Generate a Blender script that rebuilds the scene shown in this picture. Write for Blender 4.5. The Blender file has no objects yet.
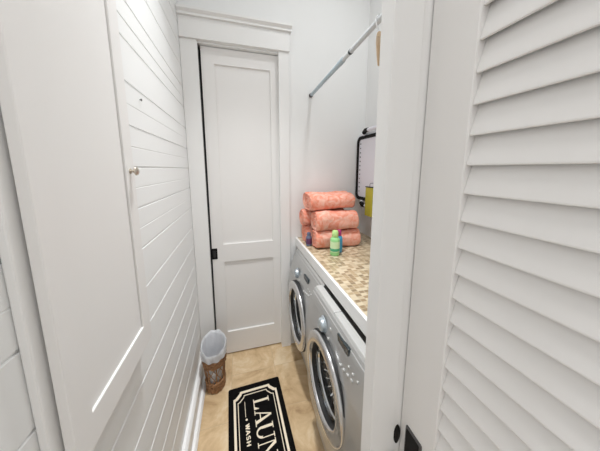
import bpy, bmesh, math, random
from math import sin, cos, pi, radians
from mathutils import Vector, Matrix, noise
S = bpy.context.scene
COL = S.collection
random.seed(7)

# ------------------------------------------------------------------ materials
def new_mat(name):
    m = bpy.data.materials.new(name); m.use_nodes = True
    nt = m.node_tree
    return m, nt, nt.nodes['Principled BSDF']
def setp(b, col=None, rough=None, metal=None, **kw):
    if col is not None: b.inputs['Base Color'].default_value = (*col, 1)
    if rough is not None: b.inputs['Roughness'].default_value = rough
    if metal is not None: b.inputs['Metallic'].default_value = metal
    for k, v in kw.items(): b.inputs[k.replace('_', ' ')].default_value = v
def plain(name, col, rough=.5, metal=0, bump=0, bscale=60, var=0, **kw):
    m, nt, b = new_mat(name); setp(b, col, rough, metal, **kw)
    N, L = nt.nodes, nt.links
    tc = N.new('ShaderNodeTexCoord')
    nz = N.new('ShaderNodeTexNoise'); nz.inputs['Scale'].default_value = bscale; nz.inputs['Detail'].default_value = 3
    L.new(tc.outputs['Object'], nz.inputs['Vector'])
    if bump:
        bp = N.new('ShaderNodeBump'); bp.inputs['Strength'].default_value = bump; bp.inputs['Distance'].default_value = .003
        L.new(nz.outputs['Fac'], bp.inputs['Height']); L.new(bp.outputs['Normal'], b.inputs['Normal'])
    if var:
        mx = N.new('ShaderNodeMix'); mx.data_type = 'RGBA'
        mx.inputs[6].default_value = (*[c*(1-var) for c in col], 1); mx.inputs[7].default_value = (*[min(1, c*(1+var)) for c in col], 1)
        L.new(nz.outputs['Fac'], mx.inputs[0]); L.new(mx.outputs[2], b.inputs['Base Color'])
    return m
def ramp(nt, stops, interp='LINEAR'):
    r = nt.nodes.new('ShaderNodeValToRGB'); r.color_ramp.interpolation = interp
    e = r.color_ramp.elements
    while len(e) < len(stops): e.new(.5)
    for k, (p, c) in enumerate(stops): e[k].position = p; e[k].color = (*c, 1)
    return r
def tiled(name, size, stops, grout, gw, mottle=0, rough=.45, aspect=1.0, off=0.0):
    m, nt, b = new_mat(name); setp(b, rough=rough)
    N, L = nt.nodes, nt.links
    tc = N.new('ShaderNodeTexCoord')
    sc = N.new('ShaderNodeMapping'); sc.inputs['Scale'].default_value = (1/(size*aspect), 1/size, 0)
    sc.inputs['Location'].default_value = (.31, .17, 0)
    L.new(tc.outputs['Object'], sc.inputs['Vector'])
    fl = N.new('ShaderNodeVectorMath'); fl.operation = 'FLOOR'; L.new(sc.outputs[0], fl.inputs[0])
    fr = N.new('ShaderNodeVectorMath'); fr.operation = 'FRACTION'; L.new(sc.outputs[0], fr.inputs[0])
    wn = N.new('ShaderNodeTexWhiteNoise'); wn.noise_dimensions = '2D'; L.new(fl.outputs[0], wn.inputs['Vector'])
    rp = ramp(nt, stops, 'LINEAR' if mottle else 'CONSTANT')
    if mottle:
        nz = N.new('ShaderNodeTexNoise'); nz.inputs['Scale'].default_value = 5; nz.inputs['Detail'].default_value = 7; nz.inputs['Roughness'].default_value = .65
        nz.inputs['Distortion'].default_value = .6
        ad = N.new('ShaderNodeVectorMath'); ad.operation = 'ADD'
        mul = N.new('ShaderNodeVectorMath'); mul.operation = 'SCALE'; mul.inputs['Scale'].default_value = 9
        L.new(wn.outputs['Color'], mul.inputs[0]); L.new(tc.outputs['Object'], ad.inputs[0]); L.new(mul.outputs[0], ad.inputs[1])
        L.new(ad.outputs[0], nz.inputs['Vector'])
        L.new(nz.outputs['Fac'], rp.inputs['Fac'])
    else: L.new(wn.outputs['Value'], rp.inputs['Fac'])
    sp = N.new('ShaderNodeSeparateXYZ'); L.new(fr.outputs[0], sp.inputs[0])
    def edge(o):
        a = N.new('ShaderNodeMath'); a.operation = 'SUBTRACT'; a.inputs[1].default_value = .5; L.new(o, a.inputs[0])
        c = N.new('ShaderNodeMath'); c.operation = 'ABSOLUTE'; L.new(a.outputs[0], c.inputs[0]); return c
    mxx = N.new('ShaderNodeMath'); mxx.operation = 'MAXIMUM'
    L.new(edge(sp.outputs['X']).outputs[0], mxx.inputs[0]); L.new(edge(sp.outputs['Y']).outputs[0], mxx.inputs[1])
    gt = N.new('ShaderNodeMath'); gt.operation = 'GREATER_THAN'; gt.inputs[1].default_value = .5-gw/size/2; L.new(mxx.outputs[0], gt.inputs[0])
    mix = N.new('ShaderNodeMix'); mix.data_type = 'RGBA'; L.new(gt.outputs[0], mix.inputs[0]); L.new(rp.outputs['Color'], mix.inputs[6])
    mix.inputs[7].default_value = (*grout, 1); L.new(mix.outputs[2], b.inputs['Base Color'])
    return m

M = {}
M['shiplap'] = plain('white shiplap paint', (.88, .885, .88), .42, bump=.05, bscale=25)
M['drywall'] = plain('white drywall paint', (.89, .895, .89), .7, bump=.06, bscale=120)
M['trim'] = plain('white trim paint', (.87, .865, .855), .4)
M['doorpaint'] = plain('warm white door paint', (.86, .845, .83), .4, bump=.03, bscale=30)
M['cabinet'] = plain('warm white cabinet paint', (.86, .845, .83), .42, bump=.04, bscale=18)
M['ceiling'] = plain('white ceiling paint', (.85, .85, .84), .8)
M['floor'] = tiled('beige stone tile', .33, [(.30, (.33, .205, .10)), (.42, (.52, .36, .20)), (.53, (.63, .46, .27)), (.68, (.76, .62, .43))], (.52, .39, .24), .003, mottle=1, rough=.4)
M['mosaic'] = tiled('small mosaic tile', .021, [(0, (.48, .36, .22)), (.22, (.66, .56, .40)), (.42, (.35, .25, .145)), (.56, (.57, .46, .31)), (.72, (.44, .33, .20)), (.86, (.30, .22, .13))], (.60, .52, .39), .0022, rough=.35, aspect=1.35)
M['black'] = plain('black metal', (.010, .0095, .0095), .6, 0, Specular_IOR_Level=.15)
M['bevel'] = plain('grey metal and lit edge', (.10, .095, .095), .4, .3)
M['rubber'] = plain('black rubber and slot shade', (.012, .012, .013), .55)
M['silver'] = plain('silver appliance paint', (.52, .52, .515), .28, .6)
M['silver_l'] = plain('light silver panel', (.60, .60, .59), .38, .35)
M['ring'] = plain('satin chrome ring', (.66, .66, .665), .2, .85)
M['chrome'] = plain('polished chrome', (.85, .86, .88), .08, 1)
M['drum'] = plain('drum steel', (.30, .31, .33), .25, .9)
M['darkplastic'] = plain('dark grey display', (.035, .045, .05), .2)
M['blueglass'] = plain('pale blue dial plastic', (.46, .52, .56), .22, .4)
M['nickel'] = plain('brushed nickel', (.62, .56, .48), .28, .9)
M['galv'] = plain('pale blue enamel rod', (.44, .53, .59), .35, .1)
M['rodwhite'] = plain('white enamel rod', (.60, .62, .64), .35, 0)
M['wood'] = plain('pale hanger wood', (.72, .55, .36), .45, var=.12, bscale=30)
M['matblack'] = plain('black mat pile', (.006, .0055, .0055), 1, bump=.4, bscale=400, Specular_IOR_Level=.05)
M['matcream'] = plain('cream mat print', (.80, .70, .55), .95, bump=.3, bscale=400)
M['basketwhite'] = plain('white plastic', (.85, .84, .91), .4)
M['basketgrey'] = plain('pale grey plastic', (.78, .79, .83), .4)
M['yellow'] = plain('yellow green plastic', (.52, .47, .05), .45, var=.1, bscale=14)
M['green'] = plain('light green plastic', (.34, .72, .30), .3)
M['greencap'] = plain('yellow green cap', (.55, .83, .32), .3)
M['greenlabel'] = plain('pale green label', (.66, .86, .52), .35)
M['teal'] = plain('dark green label print', (.06, .42, .22), .35)
M['blue'] = plain('blue plastic', (.05, .33, .55), .3)
M['magenta'] = plain('magenta cap', (.45, .04, .20), .3)
M['navy'] = plain('slate blue plastic', (.13, .16, .25), .3)
M['plum'] = plain('plum label', (.10, .03, .10), .4)
M['wicker'] = plain('brown wicker', (.31, .155, .068), .55, bump=.6, bscale=55, var=.75)
M['clear'] = None
m, nt, b = new_mat('clear glass'); setp(b, (.95, .97, .98), .04); b.inputs['Transmission Weight'].default_value = 1; b.inputs['IOR'].default_value = 1.2; M['clear'] = m
m, nt, b = new_mat('translucent white bag'); setp(b, (.86, .87, .90), .35); b.inputs['Transmission Weight'].default_value = .12
nz = nt.nodes.new('ShaderNodeTexNoise'); nz.inputs['Scale'].default_value = 45; nz.inputs['Detail'].default_value = 4
bp = nt.nodes.new('ShaderNodeBump'); bp.inputs['Strength'].default_value = .95; bp.inputs['Distance'].default_value = .01
nt.links.new(nz.outputs['Fac'], bp.inputs['Height']); nt.links.new(bp.outputs['Normal'], b.inputs['Normal']); M['bag'] = m
# towel: coral terry with a paler woven pattern
m, nt, b = new_mat('coral terry towel'); setp(b, rough=.95)
tc = nt.nodes.new('ShaderNodeTexCoord')
vo = nt.nodes.new('ShaderNodeTexNoise'); vo.inputs['Scale'].default_value = 19; vo.inputs['Detail'].default_value = 2; vo.inputs['Distortion'].default_value = 1.6
nt.links.new(tc.outputs['Object'], vo.inputs['Vector'])
rp = ramp(nt, [(.36, (.88, .30, .20)), (.47, (.92, .40, .29)), (.56, (.94, .46, .35)), (.70, (.95, .56, .45))])
nt.links.new(vo.outputs['Fac'], rp.inputs['Fac']); nt.links.new(rp.outputs['Color'], b.inputs['Base Color'])
nz = nt.nodes.new('ShaderNodeTexNoise'); nz.inputs['Scale'].default_value = 220; nt.links.new(tc.outputs['Object'], nz.inputs['Vector'])
bp = nt.nodes.new('ShaderNodeBump'); bp.inputs['Strength'].default_value = .8; bp.inputs['Distance'].default_value = .004
nt.links.new(nz.outputs['Fac'], bp.inputs['Height']); nt.links.new(bp.outputs['Normal'], b.inputs['Normal'])
M['towel'] = m

# ------------------------------------------------------------------ mesh builder (world coordinates)
class MB:
    def __init__(s): s.v = []; s.f = []
    def add(s, vs, fs):
        n = len(s.v); s.v += [tuple(p) for p in vs]; s.f += [tuple(i+n for i in f) for f in fs]; return s
    def box(s, x0, x1, y0, y1, z0, z1):
        return s.add([(x0, y0, z0), (x1, y0, z0), (x1, y1, z0), (x0, y1, z0), (x0, y0, z1), (x1, y0, z1), (x1, y1, z1), (x0, y1, z1)],
                     [(3, 2, 1, 0), (4, 5, 6, 7), (0, 1, 5, 4), (1, 2, 6, 5), (2, 3, 7, 6), (3, 0, 4, 7)])
    def prism(s, poly, axis, a, b):          # poly in the two other axes (in x,y,z order), extruded a..b
        n = len(poly); mk = {'x': lambda p, t: (t, p[0], p[1]), 'y': lambda p, t: (p[0], t, p[1]), 'z': lambda p, t: (p[0], p[1], t)}[axis]
        return s.add([mk(p, a) for p in poly]+[mk(p, b) for p in poly],
                     [tuple(range(n))[::-1], tuple(range(n, 2*n))]+[(i, (i+1) % n, n+(i+1) % n, n+i) for i in range(n)])
    def tube(s, path, r, n=12, closed=False):
        pts = [Vector(p) for p in path]; m = len(pts); rs = r if isinstance(r, (list, tuple)) else [r]*m
        vs = []; up = Vector((0.013, .021, 1)); 
        for i, p in enumerate(pts):
            if closed: d = pts[(i+1) % m]-pts[i-1]
            else: d = pts[min(i+1, m-1)]-pts[max(i-1, 0)]
            d.normalize(); a = d.cross(up)
            if a.length < .05: a = d.cross(Vector((1, .01, 0)))
            a.normalize(); c = d.cross(a)
            for k in range(n):
                t = 2*pi*k/n; vs.append(p+(a*cos(t)+c*sin(t))*rs[i])
        fs = []
        for i in range(m if closed else m-1):
            j = (i+1) % m
            fs += [(i*n+k, i*n+(k+1) % n, j*n+(k+1) % n, j*n+k) for k in range(n)]
        if not closed: fs += [tuple(range(n))[::-1], tuple(range((m-1)*n, m*n))]
        return s.add(vs, fs)
    def lathe(s, prof, c, axis='z', sgn=1, n=48, cap0=True, cap1=True, sx=1, sy=1):   # prof of (radius, height)
        vs = []
        for r, h in prof:
            for k in range(n):
                t = 2*pi*k/n; u, w = r*cos(t)*sx, r*sin(t)*sy
                p = {'z': (u, w, h*sgn), 'x': (h*sgn, u, w), 'y': (u, h*sgn, w)}[axis]
                vs.append((c[0]+p[0], c[1]+p[1], c[2]+p[2]))
        m = len(prof); fs = [(i*n+k, i*n+(k+1) % n, (i+1)*n+(k+1) % n, (i+1)*n+k) for i in range(m-1) for k in range(n)]
        if cap0: fs.append(tuple(range(n))[::-1])
        if cap1: fs.append(tuple(range((m-1)*n, m*n)))
        return s.add(vs, fs)
    def build(s, name, mat, parent=None, origin=None, smooth=False, bevel=0, seg=2, angle=35, sub=0):
        o_ = Vector(parent['_w'] if parent is not None else (origin or (0, 0, 0)))
        me = bpy.data.meshes.new(name); me.from_pydata([Vector(p)-o_ for p in s.v], [], s.f)
        bm = bmesh.new(); bm.from_mesh(me); bmesh.ops.recalc_face_normals(bm, faces=bm.faces); bm.to_mesh(me); bm.free()
        me.materials.append(M[mat] if isinstance(mat, str) else mat)
        ob = bpy.data.objects.new(name, me); COL.objects.link(ob)
        if parent is not None: ob.parent = parent; ob['_w'] = tuple(o_)
        else: ob.location = o_; ob['_w'] = tuple(o_)
        if bevel:
            bv = ob.modifiers.new('bevel', 'BEVEL'); bv.width = bevel; bv.segments = seg; bv.limit_method = 'ANGLE'; bv.angle_limit = radians(angle)
        if sub:
            ss = ob.modifiers.new('sub', 'SUBSURF'); ss.levels = sub; ss.render_levels = sub
        if smooth:
            me.polygons.foreach_set('use_smooth', [True]*len(me.polygons))
            try: me.set_sharp_from_angle(angle=radians(angle))
            except Exception: pass
        return ob
def thing(name, label, cat, loc, group=None):
    o = bpy.data.objects.new(name, None); COL.objects.link(o); o.location = loc; o['_w'] = tuple(loc); o.empty_display_size = .05
    o['label'] = label; o['category'] = cat
    if group: o['group'] = group
    return o
def tag(o, label, cat, group=None):
    o['label'] = label; o['category'] = cat
    if group: o['group'] = group
    return o
def struct(o): o['kind'] = 'structure'; return o
def rrect(x0, x1, y0, y1, r, n=5):
    out = []
    for cx, cy, a in ((x1-r, y1-r, 0), (x0+r, y1-r, 90), (x0+r, y0+r, 180), (x1-r, y0+r, 270)):
        for k in range(n+1):
            t = radians(a+90*k/n); out.append((cx+r*cos(t), cy+r*sin(t)))
    return out

# ------------------------------------------------------------------ room shell
XW = -.337; YB = 1.785; CZ = 3.4; XR = 1.08
struct(MB().box(-1.8, 1.6, -2.6, 1.95, -.06, 0).build('floor', 'floor'))
struct(MB().box(-.45, 1.25, -.9, 1.95, CZ, CZ+.05).build('ceiling', 'ceiling'))
# shiplap wall: profile with a real gap at each board edge
gaps = [.02, .164, .311, .452, .589, .726, .868, 1.018, 1.158, 1.302, 1.446, 1.586, 1.721, 1.860, 1.997, 2.130, 2.264, 2.391, 2.521, 2.65, 2.78, 2.91, 3.04, 3.17, 3.30]
prof = [(XW-.1, 0), (XW, 0)]
marks = [(z, .0060, .0032) for z in gaps]
for a_, b_ in zip(gaps, gaps[1:]):
    if 1.3 < a_ < 1.85: marks.append(((a_+b_)/2+.0, .0020, .0009))     # shallow centre groove of the double boards
marks.append((2.060, .0050, .0026))
for z, w, d in sorted(marks):
    prof += [(XW, z-w/2-.0012), (XW-d, z-w/2+.0002), (XW-d, z+w/2-.0002), (XW, z+w/2+.0012)]
prof += [(XW, CZ), (XW-.1, CZ)]
wl = MB().prism(prof, 'y', -.3, YB+.1).build('wall_left', 'shiplap'); struct(wl)
# far wall with the door opening
DX0, DX1, DZ = -.230, .327, 2.43
struct(MB().box(DX1, XR+.1, YB, YB+.15, 0, CZ).box(XW, DX0, YB, YB+.15, 0, CZ).box(DX0, DX1, YB, YB+.15, DZ, CZ)
       .box(DX0, DX1, YB+.13, YB+.15, 0, DZ).build('wall_back', 'drywall'))
struct(MB().box(XR, XR+.1, .43, YB, 0, CZ).build('wall_right', 'drywall'))
# wall stub beside the entry; unseen wall added behind the louvres to block light
struct(MB().box(.283, .350, .385, .425, 0, CZ).box(.350, .43, .390, .425, 0, CZ).box(.43, XR+.1, .36, .425, 0, CZ).build('wall_front', 'trim', bevel=.002))
struct(MB().box(.43, .5, -.65, .36, 0, CZ).build('wall_light_block', 'drywall'))
# casing of the far door
struct(MB().box(XW+.001, DX0, 1.765, YB, 0, 2.44).build('trim_1', 'trim', bevel=.002))
struct(MB().box(.325, .405, 1.765, YB, 0, 2.44).build('trim_2', 'trim', bevel=.002))
struct(MB().box(XW+.001, .408, 1.751, YB, 2.44, 2.575).build('trim_3', 'trim', bevel=.002))
struct(MB().prism([(1.716, 2.608), (1.716, 2.594), (1.734, 2.582), (1.734, 2.568), (YB, 2.570), (YB, 2.606)], 'x', XW+.001, .420).build('trim_4', 'trim', bevel=.001))
# baseboard with shoe moulding on the left wall
struct(MB().prism([(XW+.0, 0), (-.282, 0), (-.282, .012), (-.292, .028), (-.308, .028), (-.308, .118), (-.316, .128), (-.322, .134), (XW, .134)], 'y', -.3, 1.765).build('baseboard_left', 'trim', bevel=.002))
# black strip in the left door gap, the slot's shade put into its colour
struct(MB().box(DX0, DX0+.004, YB+.01, YB+.13, 0, DZ).build('slot_shade', 'rubber'))

# far door: two-panel slab, slightly out of plumb as in its track
DY = 1.812
def ringframe(outer, inner, axis, a, b):      # flat frame between two outlines with equal vertex counts
    n = len(outer); m = MB(); mk = {'x': lambda p, t: (t, *p), 'y': lambda p, t: (p[0], t, p[1]), 'z': lambda p, t: (*p, t)}[axis]
    vs = [mk(p, a) for p in outer]+[mk(p, a) for p in inner]+[mk(p, b) for p in outer]+[mk(p, b) for p in inner]; fs = []
    for i in range(n):
        j = (i+1) % n; fs += [(i, j, n+j, n+i), (2*n+i, 2*n+j, 3*n+j, 3*n+i), (i, j, 2*n+j, 2*n+i), (n+i, n+j, 3*n+j, 3*n+i)]
    return m.add(vs, fs)
def rect(a0, a1, b0, b1): return [(a0, b0), (a1, b0), (a1, b1), (a0, b1)]
def panel_door(name, x0, x1, z0, z1, yf, th, holes, rec, mat):
    d = MB(); xs = (holes[0][0], holes[0][1])
    d.box(x0, xs[0], yf, yf+th, z0, z1).box(xs[1], x1, yf, yf+th, z0, z1)
    zz = [z0]+[z for h in holes for z in h[2:]]+[z1]
    for k in range(0, len(zz), 2): d.box(xs[0], xs[1], yf, yf+th, zz[k], zz[k+1])
    return d
hol = [(-.133, .263, .212, .838), (-.133, .263, .984, 2.318)]
door = struct(panel_door('door_1', -.2205, .345, .012, 2.425, DY, .036, hol, .01, 'doorpaint').build('door_1', 'doorpaint', origin=(.06, DY, .012)))
pn = MB()
for h in hol: pn.box(h[0], h[1], DY+.013, DY+.026, h[2], h[3])
pn.build('panel', 'doorpaint', door)
door.rotation_euler = (0, radians(.12), 0)
pp = MB().box(-.2225, -.181, DY-.003, DY+.02, .868, .957).build('pull_plate', 'black', door, bevel=.002)
MB().prism(rrect(-.212, -.191, .885, .94, .006), 'y', DY-.005, DY-.001).build('finger_recess', 'rubber', pp)

# louvred door leaf, folded back parallel to the passage
ld = MB()
X0, X1 = .37, .405
ld = ringframe(rect(-.62, .3875, .012, 2.42), rect(-.533, .294, .17, 2.30), 'x', X0, X1)
louv = struct(ld.build('door_2', 'doorpaint', origin=(.387, .383, .012), bevel=.0025))
sl = MB()
z = 1.586-.0485*29
while z < 2.30:
    if z > .165: sl.prism([(X0+.004, z), (X0+.004, z+.003), (X0+.0205, z+.062), (X0+.0255, z+.062), (X0+.009, z)], 'y', -.533, .294)
    z += .0485
sl.build('louvers', 'doorpaint', louv, bevel=.001)
q = MB().prism(rrect(.322, .3685, .882, .972, .004), 'x', X0-.004, X0+.004).build('pull_plate', 'bevel', louv, bevel=.0025)  # grey rim: light on the black plate's bevel, put into the colour
MB().prism(rrect(.3265, .364, .887, .967, .003), 'x', X0-.0048, X0-.003).build('plate_face', 'black', q)
# strike and bolt knob on the jamb beside it
st = struct(MB().lathe([(.001, .0), (.009, 0), (.009, .002), (.006, .003), (.001, .003)], (.362, .390, .918), 'y', -1, 24, sy=3.0).build('trim_6', 'black', origin=(.362, .390, .918), smooth=True))
tk = MB().lathe([(.005, 0), (.005, .006), (.011, .009), (.012, .016), (.008, .02), (.001, .021)], (.345, .385, .868), 'y', -1, 24).build('bolt_knob', 'bevel', smooth=True, origin=(.345, .385, .868))
tag(tk, 'small dark grey round bolt knob on the white jamb below the black strike', 'knob')

# ------------------------------------------------------------------ left wall cabinet
cab = thing('wall_cabinet', 'tall shallow white cabinet with flat-panel door hung on the left shiplap wall', 'cabinet', (XW, .60, 1.005))
MB().box(XW+.001, -.322, .411, .446, 1.005, 2.37).box(XW+.001, -.322, .446, .786, 1.005, 1.03).box(XW+.001, -.322, .752, .786, 1.03, 2.37).box(XW+.001, -.322, .446, .752, 2.34, 2.37).build('frame', 'trim', cab, bevel=.003)
dr = ringframe(rect(.429, .789, 1.022, 2.35), rect(.481, .737, 1.095, 2.275), 'x', -.317, -.30)
cd = dr.build('door', 'cabinet', cab, bevel=.002)
MB().prism([(-.3050, 1.094), (-.3050, 2.28), (-.316, 2.28), (-.316, 1.094)], 'y', .478, .7335).build('panel', 'cabinet', cd)
MB().lathe([(.0075, 0), (.0075, .002), (.0035, .004), (.0035, .008), (.008, .011), (.0125, .014), (.012, .018), (.007, .021), (.0005, .022)], (-.30, .762, 1.574), 'x', 1, 24).build('knob', 'nickel', cd, smooth=True)
sc = MB().lathe([(.0015, -.004), (.0015, .004), (.0045, .005), (.0045, .007), (.001, .008)], (XW, .994, 1.832), 'x', 1, 16).build('screw', 'bevel', smooth=True, origin=(XW, .994, 1.832))
tag(sc, 'small dark screw head in the white shiplap above the cabinet knob', 'screw')

# ------------------------------------------------------------------ worktop
ct = thing('countertop', 'white-edged worktop with beige mosaic tile top above the two washing machines', 'countertop', (.77, 1.1, .93))
MB().box(.472, XR-.001, .426, YB-.001, .955, 1.0).build('tile_top', 'mosaic', ct)
MB().box(.455, .472, .426, YB-.001, .935, 1.003).build('front_edge', 'trim', ct, bevel=.0025)

# ------------------------------------------------------------------ washing machines
FRONT = [(.012, .042), (.09, .026), (.12, .008), (.20, -.010), (.30, -.024), (.42, -.033), (.54, -.036), (.64, -.034), (.74, -.025), (.80, -.016), (.86, -.007), (.895, .001), (.912, .010), (.922, .026)]
BOW = 1.0
def fx(z):
    x = fx0(z); return x*BOW if x < 0 else x
def fx0(z):
    for (z0, x0), (z1, x1) in zip(FRONT, FRONT[1:]):
        if z0 <= z <= z1: return x0+(x1-x0)*(z-z0)/(z1-z0)
    return .03
def carve(ob, cutter):
    md = ob.modifiers.new('cut', 'BOOLEAN'); md.object = cutter; md.operation = 'DIFFERENCE'; md.solver = 'EXACT'
    bpy.context.view_layer.update()
    me = bpy.data.meshes.new_from_object(ob.evaluated_get(bpy.context.evaluated_depsgraph_get()))
    ob.modifiers.clear(); old = ob.data; ob.data = me; me.name = old.name
    bpy.data.objects.remove(cutter); bpy.data.meshes.remove(old)
def machine(xf, yc, zc, label, dy=0.0, dz=0.0, R=.24, bow=1.0):
    global BOW; BOW = bow
    t = thing('washing_machine', label, 'washing machine', (xf+.3, yc, 0), 'silver front loaders under the worktop')
    w = .309
    c = (xf-.036*bow+.006, yc+dy, zc)
    body = MB().prism([(xf+.60, .012)]+[(xf+(x*bow if x < 0 else x), z) for z, x in FRONT]+[(xf+.056, .922), (xf+.056, .86), (xf+.60, .86)], 'y', yc-w, yc+w).build('body', 'silver', t)
    cut = MB().lathe([(R-.062, -.26), (R-.062, .1)], c, 'x', -1, 64).build('cutter', 'silver', t)
    carve(body, cut)
    body.modifiers.new('bevel', 'BEVEL').width = .004; body.modifiers['bevel'].limit_method = 'ANGLE'; body.modifiers['bevel'].angle_limit = radians(60); body.modifiers['bevel'].segments = 2
    # control fascia across the top front
    zs = [.752, .77, .80, .83, .86, .885, .90]
    fp = [(xf+fx(z)-.0035, z) for z in zs]+[(xf+.03, .90), (xf+.03, .752)]
    MB().prism(fp, 'y', yc-w+.004, yc+w-.004).build('control_panel', 'silver', t, bevel=.002)
    MB().prism([(xf+.010, .907), (xf+.02, .9255), (xf+.057, .9255), (xf+.057, .907)], 'y', yc-w+.003, yc+w-.255).prism([(xf+.010, .907), (xf+.02, .9255), (xf+.057, .9255), (xf+.057, .907)], 'y', yc+w-.252, yc+w-.003).build('top_panel', 'silver_l', t, bevel=.003)
    P_ = lambda z: xf+fx(z)-.003
    MB().lathe([(.040, 0), (.040, .004), (.036, .007), (.033, .007), (.031, .018), (.025, .023), (.001, .024)], (P_(.84+dz), yc+.10, .84+dz), 'x', -1, 36).build('dial', 'blueglass', t, smooth=True)
    for y_, z_ in ((yc+.03, .865), (yc+.035, .815)):
        MB().lathe([(.008, 0), (.008, .004), (.001, .005)], (P_(z_+dz), y_, z_+dz), 'x', -1, 16).build('button', 'silver_l', t, smooth=True)
    ds = [(yc-.035, .897+dz), (yc-.042, .868+dz), (yc-.128, .868+dz), (yc-.140, .880+dz), (yc-.134, .902+dz)]
    xd = P_(.885+dz)
    MB().prism(ds, 'x', xd-.0045-(.004 if dz else 0), xd+.02).build('display', 'darkplastic', t, bevel=.002)
    for k in range(4):
        z_ = .803+dz+.006*k
        MB().lathe([(.0075, 0), (.0075, .004), (.005, .006), (.001, .0062)], (P_(z_), yc-.095-.029*k, z_), 'x', -1, 16).build('button', 'silver_l', t, smooth=True)
    for k in range(3):
        MB().lathe([(.0055, 0), (.0055, .004), (.001, .005)], (P_(.846+dz), yc-.15-.032*k, .846+dz), 'x', -1, 16).build('button', 'silver_l', t, smooth=True)
    MB().box(xf+.024, xf+.034, yc-w+.02, yc+w-.02, .02, .085).build('kick_plate', 'silver_l', t, bevel=.002)
    # round door
    MB().lathe([(R-.012, -.035), (R+.003, -.035), (R+.004, -.004), (R+.002, .003), (R-.02, .004)], c, 'x', -1, 80, False, False).build('gasket', 'rubber', t, smooth=True)
    dr = MB().lathe([(R-.02, .002), (R-.003, .003), (R, .008), (R-.001, .014), (R-.005, .018), (R-.012, .0195), (R-.030, .0215), (R-.046, .022), (R-.053, .020), (R-.058, .012), (R-.060, -.004)], c, 'x', -1, 80, False, False).build('door', 'ring', t, smooth=True, angle=60)
    MB().lathe([(R-.056, .012), (R-.062, .006), (R-.068, -.02), (R-.074, -.055), (R-.062, -.06)], c, 'x', -1, 80, False, False).build('door_bezel', 'rubber', dr, smooth=True)
    MB().lathe([(R-.0635, -.07), (R-.0635, -.23), (.10, -.245), (.03, -.25), (.001, -.25)], c, 'x', -1, 64, False, True).build('drum', 'drum', t, smooth=True)
    fins = MB()
    for k in range(22):
        a = 2*pi*k/22; r0, r1 = R-.135, R-.088
        fins.tube([(c[0]+.075, c[1]+r0*cos(a), c[2]+r0*sin(a)), (c[0]+.052, c[1]+r1*cos(a+.10), c[2]+r1*sin(a+.10))], .0055, 8)
    fins.build('drum_fins', 'chrome', t, smooth=True)
    MB().lathe([(R-.076, -.030), (R-.0705, -.024), (R-.0695, -.016), (R-.075, -.012)], c, 'x', -1, 80, False, False).build('inner_rim', 'chrome', dr, smooth=True)
    prof = [(R-.070, -.008), (R-.080, -.012), (R-.105, -.032), (R-.13, -.042), (.06, -.046), (.0008, -.048)]
    MB().lathe(prof+[(r_, h-.003) for r_, h in prof[::-1]], c, 'x', -1, 64, False, False).build('door_glass', 'clear', dr, smooth=True)
    return t
machine(.440, 1.430, .535, 'silver front-loading washing machine beside the far wall, below the coral towels', .012, -.035, .232, 1.85)
machine(.386, .811, .588, 'nearer silver front-loading washing machine, partly hidden by the white door jamb', .042, 0, .219)

# ------------------------------------------------------------------ rolled towels
def towel(name, x0, x1, yc, z0, hy, hz, label, seed, turns=2.6, start=.0, flap=.06):
    n, rings = 72, 46
    zc = z0+hz; vs = []; fs = []
    def sec(t, s, sx):
        # rolled cross-section with a small step at the outer flap
        e = .82
        c_, s_ = cos(t), sin(t)
        y = hy*math.copysign(abs(c_)**e, c_); zz = hz*math.copysign(abs(s_)**e, s_)
        step = flap*(((t-start) % (2*pi))/(2*pi))-flap/2
        k = s*(1+step)
        return y*k, zz*k
    rows = []
    prof = []
    capn = 14
    L = x1-x0
    for i in range(capn): prof.append((x0+.006, .02+.93*i/capn, 'c0'))
    for i in range(rings+1):
        u = i/rings; d = min(u, 1-u)*L
        rr = .03
        s = 1 if d > rr else 1-.055*(1-math.sqrt(max(0, 1-(1-d/rr)**2)))*1.6
        prof.append((x0+u*L, s, 'b'))
    for i in range(capn): prof.append((x1-.006, .95-.93*i/capn, 'c1'))
    for (x, s, kind) in prof:
        row = []
        for k in range(n):
            t = 2*pi*k/n
            y, zz = sec(t, s, 0)
            xx = x
            if kind != 'b':
                ph = s*turns - (t-start)/(2*pi)
                g = abs((ph % 1)-.5)*2
                dd = .010*(1-g**2)*1.0
                xx = x-dd+.004 if kind == 'c0' else x+dd-.004
            nn = noise.noise(Vector((xx*9+seed, (yc+y)*11, zz*11)))*.013+noise.noise(Vector((xx*30+seed, y*42, zz*42)))*.0028
            f = 1+nn/max(.03, (hy+hz)/2) if kind == 'b' else 1+nn*4
            y2, z2 = y*f, zz*f
            # slight sag under the towel above and flat underside
            if z2 < -hz*.93: z2 = -hz*.93-(0)
            row.append((xx+noise.noise(Vector((y*18, zz*18, seed+x)))*.004, yc+y2, zc+z2))
        rows.append(row)
    for r in rows: vs += r
    m = len(rows)
    fs = [(i*n+k, i*n+(k+1) % n, (i+1)*n+(k+1) % n, (i+1)*n+k) for i in range(m-1) for k in range(n)]
    fs += [tuple(range(n))[::-1], tuple(range((m-1)*n, m*n))]
    dz = z0-min(v[2] for v in vs)+.0005
    vs = [(v[0], v[1], v[2]+dz) for v in vs]
    o = MB().add(vs, fs).build('rolled_towel', 'towel', origin=((x0+x1)/2, yc, z0), smooth=True, angle=80)
    return tag(o, label, 'towel', 'rolled coral towels stacked on the worktop')
towel('t', .528, .878, 1.520, 1.0, .080, .066, 'coral patterned rolled towel at the bottom front of the stack, behind the green bottle', 1, start=2.4)
towel('t', .532, .858, 1.525, 1.135, .082, .070, 'coral patterned rolled towel in the middle front of the stack', 5, start=.6)
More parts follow.
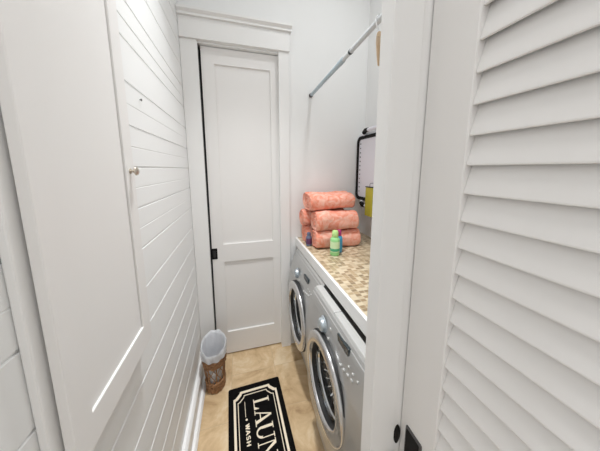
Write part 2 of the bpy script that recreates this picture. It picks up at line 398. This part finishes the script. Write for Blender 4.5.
towel('t', .500, .840, 1.688, 1.0, .066, .068, 'coral rolled towel at the bottom back of the stack, against the far wall', 9, start=2.0)
towel('t', .482, .835, 1.690, 1.138, .070, .065, 'coral rolled towel in the middle back of the stack, its end showing left', 13, start=3.6)
towel('t', .500, .858, 1.606, 1.275, .112, .065, 'thick coral rolled towel on the very top of the stack', 17, turns=3.4, start=1.25, flap=.17)

# ------------------------------------------------------------------ bottles
def bottle(x, y, h, r, body, cap, lab, label, name='bottle', sq=1.0, capn='cap', strip=None):
    t = thing(name, label, 'bottle', (x, y, 1.0005))
    H_ = h
    MB().lathe([(r*.6, 0), (r*.95, .002), (r, .008), (r, H_*.62), (r*.92, H_*.68), (r*.62, H_*.74), (r*.45, H_*.77)], (x, y, 1.0005), 'z', 1, 32, sy=sq).build('bottle_body', body, t, smooth=True)
    MB().lathe([(r*.66, H_*.745), (r*.70, H_*.76), (r*.66, H_*.93), (r*.55, H_*.985), (r*.3, H_), (.0005, H_)], (x, y, 1.0005), 'z', 1, 28, sy=sq).build(capn, cap, t, smooth=True)
    MB().lathe([(r*1.012, H_*.16), (r*1.018, H_*.17), (r*1.018, H_*.56), (r*1.012, H_*.57)], (x, y, 1.0005), 'z', 1, 32, False, False, sy=sq).build('label_band', lab, t, smooth=True)
    if strip: MB().lathe([(r*1.02, H_*.19), (r*1.028, H_*.2), (r*1.028, H_*.29), (r*1.02, H_*.3)], (x, y, 1.0005), 'z', 1, 32, False, False, sy=sq).build('label_stripe', strip, t, smooth=True)
    return t
bottle(.618, 1.34, .172, .032, 'green', 'greencap', 'greenlabel', 'light green plastic bottle with yellow-green cap in front of the towels', strip='teal')
bottle(.668, 1.385, .160, .026, 'blue', 'magenta', 'blue', 'blue plastic bottle with magenta cap just behind the green bottle')
b3 = bottle(.505, 1.565, .105, .022, 'navy', 'navy', 'plum', 'small dark slate bottle at the left end of the towel stack')

# ------------------------------------------------------------------ hanging rod, hanger
R0 = Vector((.584, YB-.001, 2.156)); R1 = Vector((.531, .426, 2.140))
def at(y): return R0+(R1-R0)*((R0.y-y)/(R0.y-R1.y))
rod = thing('hanging_rod', 'pale blue-grey telescoping clothes rod spanning from the far wall above the towels', 'rod', tuple(R0))
MB().tube([at(1.76), at(1.2)], .0125, 20).build('outer_tube', 'galv', rod, smooth=True, angle=60)
MB().tube([at(1.225), at(1.215), at(1.17), at(1.16)], [.0135, .0145, .0145, .0135], 20).build('twist_collar', 'galv', rod, smooth=True, angle=60)
MB().tube([at(1.17), at(.435)], .0108, 20).build('inner_tube', 'rodwhite', rod, smooth=True, angle=60)
MB().tube([at(1.085), at(1.07)], [.0122, .0122], 16).build('lock_ring', 'darkplastic', rod, smooth=True)
MB().tube([at(YB-.001), at(1.772), at(1.755)], [.016, .016, .012], 20).build('end_cap', 'bevel', rod, smooth=True, angle=50)
MB().tube([at(.427), at(.44), at(.455)], [.016, .016, .012], 20).build('end_cap', 'bevel', rod, smooth=True, angle=50)
hp = at(.83); hx = hp.x
hg = thing('clothes_hanger', 'pale wooden clothes hanger seen end-on, hooked on the pale rod by the jamb', 'hanger', (hx, .83, 2.05))
hk = []
for k in range(15):
    a = radians(-60+240*k/14); hk.append((hx+.0165*cos(a)*1.0, .83, hp.z-.0+.0165*sin(a)))
hk = hk[::-1]; hk = hk[::-1]
low = [(hx-.004, .83, hp.z-.035), (hx-.004, .83, hp.z-.075)]
path = [(hx+.0165*cos(radians(a)), .83, hp.z+.0165*sin(radians(a))) for a in range(-20, 201, 20)]
path += [(hx-.012, .83, hp.z-.02), (hx-.002, .83, hp.z-.036), (hx, .83, hp.z-.05), (hx, .83, hp.z-.08)]
MB().tube(path, .0022, 8).build('hook', 'chrome', hg, smooth=True)
arm = MB()
for sgn in (-1, 1):
    pts = [(hx+sgn*u*.12*.57+.004*u*u, .83+sgn*u*.12*.822, hp.z-.080-.03*u**1.3) for u in [k/8 for k in range(9)]]
    arm.tube(pts, [.0105-.003*k/8 for k in range(9)], 12)
arm.build('shoulder_bar', 'wood', hg, smooth=True)

# ------------------------------------------------------------------ collapsible laundry basket hanging on the right wall
bx = .985
bk = thing('laundry_basket', 'collapsed white laundry basket with black rim hanging on the right wall', 'basket', (XR, 1.42, 1.58))
y0, y1, z0, z1 = 1.12, 1.745, 1.325, 1.845
def frame(outer, inner, xa, xb):
    n = len(outer); m = MB()
    vs = [(xa, *p) for p in outer]+[(xa, *p) for p in inner]+[(xb, *p) for p in outer]+[(xb, *p) for p in inner]
    fs = []
    for i in range(n):
        j = (i+1) % n
        fs += [(i, j, n+j, n+i), (2*n+i, 2*n+j, 3*n+j, 3*n+i), (i, j, 2*n+j, 2*n+i), (n+i, n+j, 3*n+j, 3*n+i)]
    return m.add(vs, fs)
frame(rrect(y0-.035, y1+.035, z0-.006, z1+.02, .07, 8), rrect(y0+.004, y1-.004, z0+.004, z1-.004, .05, 8), bx+.012, XR-.04).build('outer_wall', 'basketgrey', bk, bevel=.004)
frame(rrect(y0, y1, z0, z1, .05, 8), rrect(y0+.026, y1-.026, z0+.026, z1-.026, .03, 8), bx, bx+.03).build('rim', 'black', bk, bevel=.003)
fl = MB().prism(rrect(y0+.012, y1-.012, z0+.012, z1-.012, .04, 8), 'x', bx+.010, bx+.022).build('base_panel', 'basketwhite', bk)
for yy in (y1-.048, y0+.048):
    for k in range(12):
        zz = z0+.07+k*(z1-z0-.13)/11
        MB().prism([(yy-.006, zz-.005), (yy+.006, zz-.005), (yy+.006, zz+.005), (yy-.006, zz+.005)], 'x', bx+.0092, bx+.012).build('vent_hole', 'rubber', fl)
MB().box(bx+.0085, bx+.012, 1.452, 1.456, z0+.03, z1-.03).build('fold_seam', 'darkplastic', fl)
for zz, sg in ((z1+.004, 1), (z0-.006, -1)):
    hb = MB().tube([(bx+.01, 1.64, zz), (bx-.004, 1.63, zz+sg*.022), (bx-.008, 1.60, zz+sg*.03), (bx-.008, 1.35, zz+sg*.03), (bx-.004, 1.31, zz+sg*.022), (bx+.01, 1.30, zz)], .014, 12).build('handle', 'basketwhite', bk, smooth=True)
    MB().tube([(bx-.002, 1.635, zz+sg*.016), (bx-.008, 1.605, zz+sg*.03), (bx-.008, 1.565, zz+sg*.03)], .0165, 12).build('grip', 'black', hb, smooth=True)
MB().box(bx+.03, XR-.0005, 1.38, 1.44, 1.78, 1.83).build('wall_hook', 'basketgrey', bk, bevel=.004)
yl = thing('yellow_board', 'flat yellow-green upright board hanging in front of the collapsed basket', 'board', (.955, 1.475, 1.225))
MB().box(.948, .960, 1.435, 1.522, 1.222, 1.442).build('board', 'yellow', yl, bevel=.003)
MB().box(.946, .962, 1.433, 1.524, 1.442, 1.450).build('top_clip', 'darkplastic', yl, bevel=.001)
MB().tube([(.955, 1.478, 1.448), (.958, 1.478, 1.47), (.985, 1.478, 1.475)], .002, 8).build('hanging_loop', 'darkplastic', yl)

# ------------------------------------------------------------------ waste basket with bag
bxc, byc = -.214, 1.548
wb = thing('waste_basket', 'brown open-weave wicker wastebasket on the floor beside the far door', 'wastebasket', (bxc, byc, 0))
def rad(z): return .057+.020*z/.27
def band(za, zb, rr=.0082, step=.0165, wob=.0030):
    m = MB(); z = za
    while z <= zb+1e-6:
        pts = [(bxc+(rad(z)+wob*sin(13*t+z*700))*cos(t), byc+(rad(z)+wob*sin(13*t+z*700))*1.15*sin(t), z+.0025*sin(9*t+z*500)) for t in [2*pi*k/64 for k in range(64)]]
        m.tube(pts, rr, 8, True); z += step
    return m
band(.010, .078).build('lower_band', 'wicker', wb, smooth=True)
band(.212, .266).build('rim_band', 'wicker', wb, smooth=True)
lat = MB()
for k in range(10):
    for sg in (-1, 1):
        pts = []
        for j in range(9):
            z = .07+.15*j/8; t = 2*pi*k/10+sg*j/8*1.15
            r_ = rad(z)+.001*sg
            pts.append((bxc+r_*cos(t), byc+r_*1.15*sin(t), z))
        lat.tube(pts, .0026, 6)
lat.build('lattice', 'wicker', wb, smooth=True)
for k in range(8):
    t = 2*pi*k/8+.25
    MB().tube([(bxc+rad(z)*cos(t), byc+rad(z)*1.15*sin(t), z) for z in (.01, .08, .17, .265)], .0045, 8).build('upright', 'wicker', wb, smooth=True)
# bag
n = 96; rows = []
def bagrow(rf, zf, amp, inward=0):
    row = []
    for k in range(n):
        t = 2*pi*k/n
        w = noise.noise(Vector((cos(t)*3, sin(t)*3, zf*20)))*amp+.35*amp*sin(11*t+zf*60)
        back = .5+.5*sin(t)                # rises towards the back wall
        z = zf+max(0, min(1, (zf-.25)/.05))*.055*back + (amp*.5*sin(7*t) if zf > .22 else 0)
        row.append((bxc+(rf+w)*cos(t)*1.0, byc+(rf+w)*1.15*sin(t), z))
    return row
spec = [(.004, .022, 0), (.036, .020, .001), (.046, .03, .002), (.052, .10, .002), (.058, .18, .002), (.066, .26, .002), (.073, .298, .004), (.079, .318, .005), (.084, .322, .005), (.088, .310, .006), (.088, .290, .006), (.087, .268, .006)]
for r_, z_, a_ in spec: rows.append(bagrow(r_, z_, a_))
vs = [p for r in rows for p in r]; m_ = len(rows)
fs = [(i*n+k, i*n+(k+1) % n, (i+1)*n+(k+1) % n, (i+1)*n+k) for i in range(m_-1) for k in range(n)]+[tuple(range(n))]
bg = MB().add(vs, fs).build('trash_bag', 'bag', origin=(bxc, byc, .02), smooth=True, angle=80)
tag(bg, 'crumpled white plastic bag lining the wicker wastebasket and folded over its rim', 'bag')

# ------------------------------------------------------------------ laundry mat with its lettering
MAT_ROT = radians(2.2)
mat_ = thing('door_mat', 'black mat with cream border and LAUNDRY lettering on the tile floor', 'mat', (.0625, 1.04, 0))
MY1, MY0, MX0, MX1 = 1.482, .60, -.120, .245
MB().prism(rrect(MX0, MX1, MY0, MY1, .014), 'z', .0005, .0075).build('pile', 'matblack', mat_, bevel=.002)
def notched(d, c):      # rectangle inset d with concave-stepped chamfer corners
    x0, x1, y0, y1 = MX0+d, MX1-d, MY0+d*1.2, MY1-d*1.2
    s = c*.42
    return [(x0, y0+c), (x0+s*.7, y0+c-s*.2), (x0+c-s*.2, y0+s*.7), (x0+c, y0), (x1-c, y0), (x1-c+s*.2, y0+s*.7), (x1-s*.7, y0+c-s*.2), (x1, y0+c),
            (x1, y1-c), (x1-s*.7, y1-c+s*.2), (x1-c+s*.2, y1-s*.7), (x1-c, y1), (x0+c, y1), (x0+c-s*.2, y1-s*.7), (x0+s*.7, y1-c+s*.2), (x0, y1-c)]
def flatframe(a, b, z0, z1):
    n = len(a); m = MB(); vs = [(*p, z0) for p in a]+[(*p, z0) for p in b]+[(*p, z1) for p in a]+[(*p, z1) for p in b]; fs = []
    for i in range(n):
        j = (i+1) % n; fs += [(i, j, n+j, n+i), (2*n+i, 2*n+j, 3*n+j, 3*n+i), (i, j, 2*n+j, 2*n+i), (n+i, n+j, 3*n+j, 3*n+i)]
    return m.add(vs, fs)
ZT = .0075
flatframe(notched(.033, .046), notched(.047, .044), ZT-.001, ZT+.0006).build('border', 'matcream', mat_)
flatframe(notched(.060, .044), notched(.0645, .043), ZT-.001, ZT+.0006).build('border_line', 'matcream', mat_)
# letters: unit-high outlines as polygons (u = reading direction, v = up)
def bar(a, b, w):
    a = Vector(a); b = Vector(b); d = (b-a).normalized(); p = Vector((-d.y, d.x))*w/2
    return [tuple(a-p), tuple(b-p), tuple(b+p), tuple(a+p)]
def R(u0, u1, v0, v1): return [(u0, v0), (u1, v0), (u1, v1), (u0, v1)]
def arc(cx, cy, rx, ry, wx, wy, a0, a1, n=14):       # band between two ellipses, as quads
    out = []
    for k in range(n):
        t0, t1 = radians(a0+(a1-a0)*k/n), radians(a0+(a1-a0)*(k+1)/n)
        out.append([(cx+rx*cos(t0), cy+ry*sin(t0)), (cx+rx*cos(t1), cy+ry*sin(t1)), (cx+(rx-wx)*cos(t1), cy+(ry-wy)*sin(t1)), (cx+(rx-wx)*cos(t0), cy+(ry-wy)*sin(t0))])
    return out
T, t_ = .15, .05
SER = {
 'L': ([R(.1, .1+T, 0, 1), R(0, .36, .95, 1), R(0, .7, 0, .05), [(.7, 0), (.7, .3), (.66, .3), (.52, .05), (.5, 0)]], .74),
 'A': ([[(.40, 1), (.48, 1), (.16, .0), (.10, 0)], [(.40, 1), (.50, 1), (.86, 0), (.66, 0)], R(.2, .68, .3, .35), R(0, .28, 0, .045), R(.55, .97, 0, .045)], .99),
 'U': ([R(.1, .1+T, .32, 1), R(.70, .70+t_, .32, 1), R(0, .36, .95, 1), R(.58, .86, .95, 1)]+arc(.425, .32, .325, .33, .13, .07, 180, 360), .88),
 'N': ([R(.1, .1+t_, 0, 1), R(.72, .72+t_, 0, 1), [(.08, 1), (.27, 1), (.77, 0), (.72, 0)], R(0, .26, 0, .045), R(0, .2, .955, 1), R(.6, .88, .955, 1)], .9),
 'D': ([R(.1, .1+T, 0, 1), R(0, .36, 0, .05), R(0, .36, .95, 1)]+arc(.36, .5, .46, .5, T, .05, -90, 90), .86),
 'R': ([R(.1, .1+T, 0, 1), R(0, .36, 0, .05), R(0, .36, .95, 1), R(.2, .42, .48, .53)]+arc(.38, .74, .32, .26, T, .05, -90, 90)+[[(.34, .5), (.5, .5), (.84, 0), (.66, 0)], R(.62, .92, 0, .045)], .92),
 'Y': ([R(.38, .38+T, 0, .5), R(.26, .65, 0, .045), [(.08, 1), (.26, 1), (.53, .5), (.38, .45)], [(.78, 1), (.84, 1), (.53, .45), (.47, .5)], R(0, .34, .955, 1), R(.66, .93, .955, 1)], .94),
}
w_ = .2
SAN = {
 'W': ([bar((.1, 1), (.32, 0), w_), bar((.32, 0), (.52, 1), w_), bar((.52, 1), (.72, 0), w_), bar((.72, 0), (.94, 1), w_)], 1.1),
 'A': ([bar((.1, 0), (.42, 1), w_), bar((.42, 1), (.74, 0), w_), R(.2, .64, .24, .4)], .9),
 'S': (arc(.36, .73, .32, .29, .19, .18, 20, 270, 12)+arc(.36, .29, .32, .31, .19, .19, -160, 90, 12), .78),
 'H': ([R(.05, .25, 0, 1), R(.55, .75, 0, 1), R(.2, .6, .42, .6)], .88)}
def letter(ch, tab, y, x, hx, hu, z):
    polys, adv = tab[ch]; m = MB(); zz = z
    for k, p in enumerate(polys):
        m.prism([(x+v*hx, y-u*hu) for u, v in p], 'z', ZT-.001, z+.00002*(k % 5))
    return m, adv*hu
y = 1.359
lt = MB()
for ch, y in zip('LAUNDRY', (1.359, 1.283, 1.191, 1.100, 1.005, .915, .825)):
    m, a = letter(ch, SER, y, .042, .104, .100, ZT+.0006); m.build('letter', 'matcream', mat_)
for ch, y in zip('WASH', (1.222, 1.187, 1.156, 1.128)):
    m, a = letter(ch, SAN, y, -.019, 0.024, .034, ZT+.0006); m.build('letter', 'matcream', mat_)
MB().box(-.0155, -.0125, 1.262, 1.362, ZT-.001, ZT+.0006).build('rule_line', 'matcream', mat_)
MB().lathe([(.0065, -.001), (.0065, .0006)], (-.0095, 1.246, ZT), 'z', 1, 20).build('dot', 'matcream', mat_)

mat_.rotation_euler = (0, 0, MAT_ROT); mat_.location = (.0745, 1.04, 0)
# ------------------------------------------------------------------ light
def area(name, loc, size, power, col, rot=(0, 0, 0), shape='DISK', sy=None):
    l = bpy.data.lights.new(name, 'AREA'); l.shape = shape; l.size = size; l.energy = power; l.color = col
    if sy: l.size_y = sy
    o = bpy.data.objects.new(name, l); COL.objects.link(o); o.location = loc; o.rotation_euler = rot; return o
a1 = area('ceiling_lamp', (.08, 1.04, CZ-.02), .16, 6.9, (.97, .99, 1))
a2 = area('ceiling_lamp', (.66, .88, CZ-.02), .16, 6.2, (.97, .99, 1))
a3 = area('hall_lamp', (0.0, -.25, CZ-.02), .5, 3.5, (1, .985, .97))
a1.data.spread = radians(62); a2.data.spread = radians(150); a3.data.spread = radians(130)
w = bpy.data.worlds.new('World'); S.world = w; w.use_nodes = True
w.node_tree.nodes['Background'].inputs['Color'].default_value = (.985, .995, 1, 1)
w.node_tree.nodes['Background'].inputs['Strength'].default_value = .95

# ------------------------------------------------------------------ camera
cam = bpy.data.cameras.new('Camera'); co = bpy.data.objects.new('Camera', cam); COL.objects.link(co)
f_px, cx, cy = 223.1, 300, 202.2
cam.sensor_fit = 'HORIZONTAL'; cam.sensor_width = 36; cam.lens = f_px/600*36
cam.shift_x = 0; cam.shift_y = (cy-225.5)/600
cam.clip_start = .01
co.location = (0, 0, 1.58)
co.rotation_euler = (radians(90-8.45), 0, radians(-15.52))
S.camera = co
S.view_settings.view_transform = 'Standard'; S.view_settings.look = 'None'; S.view_settings.gamma = 1
S.view_settings.use_curve_mapping = False
S.view_settings.exposure = .03
for o in bpy.data.objects:
    if '_w' in o: del o['_w']
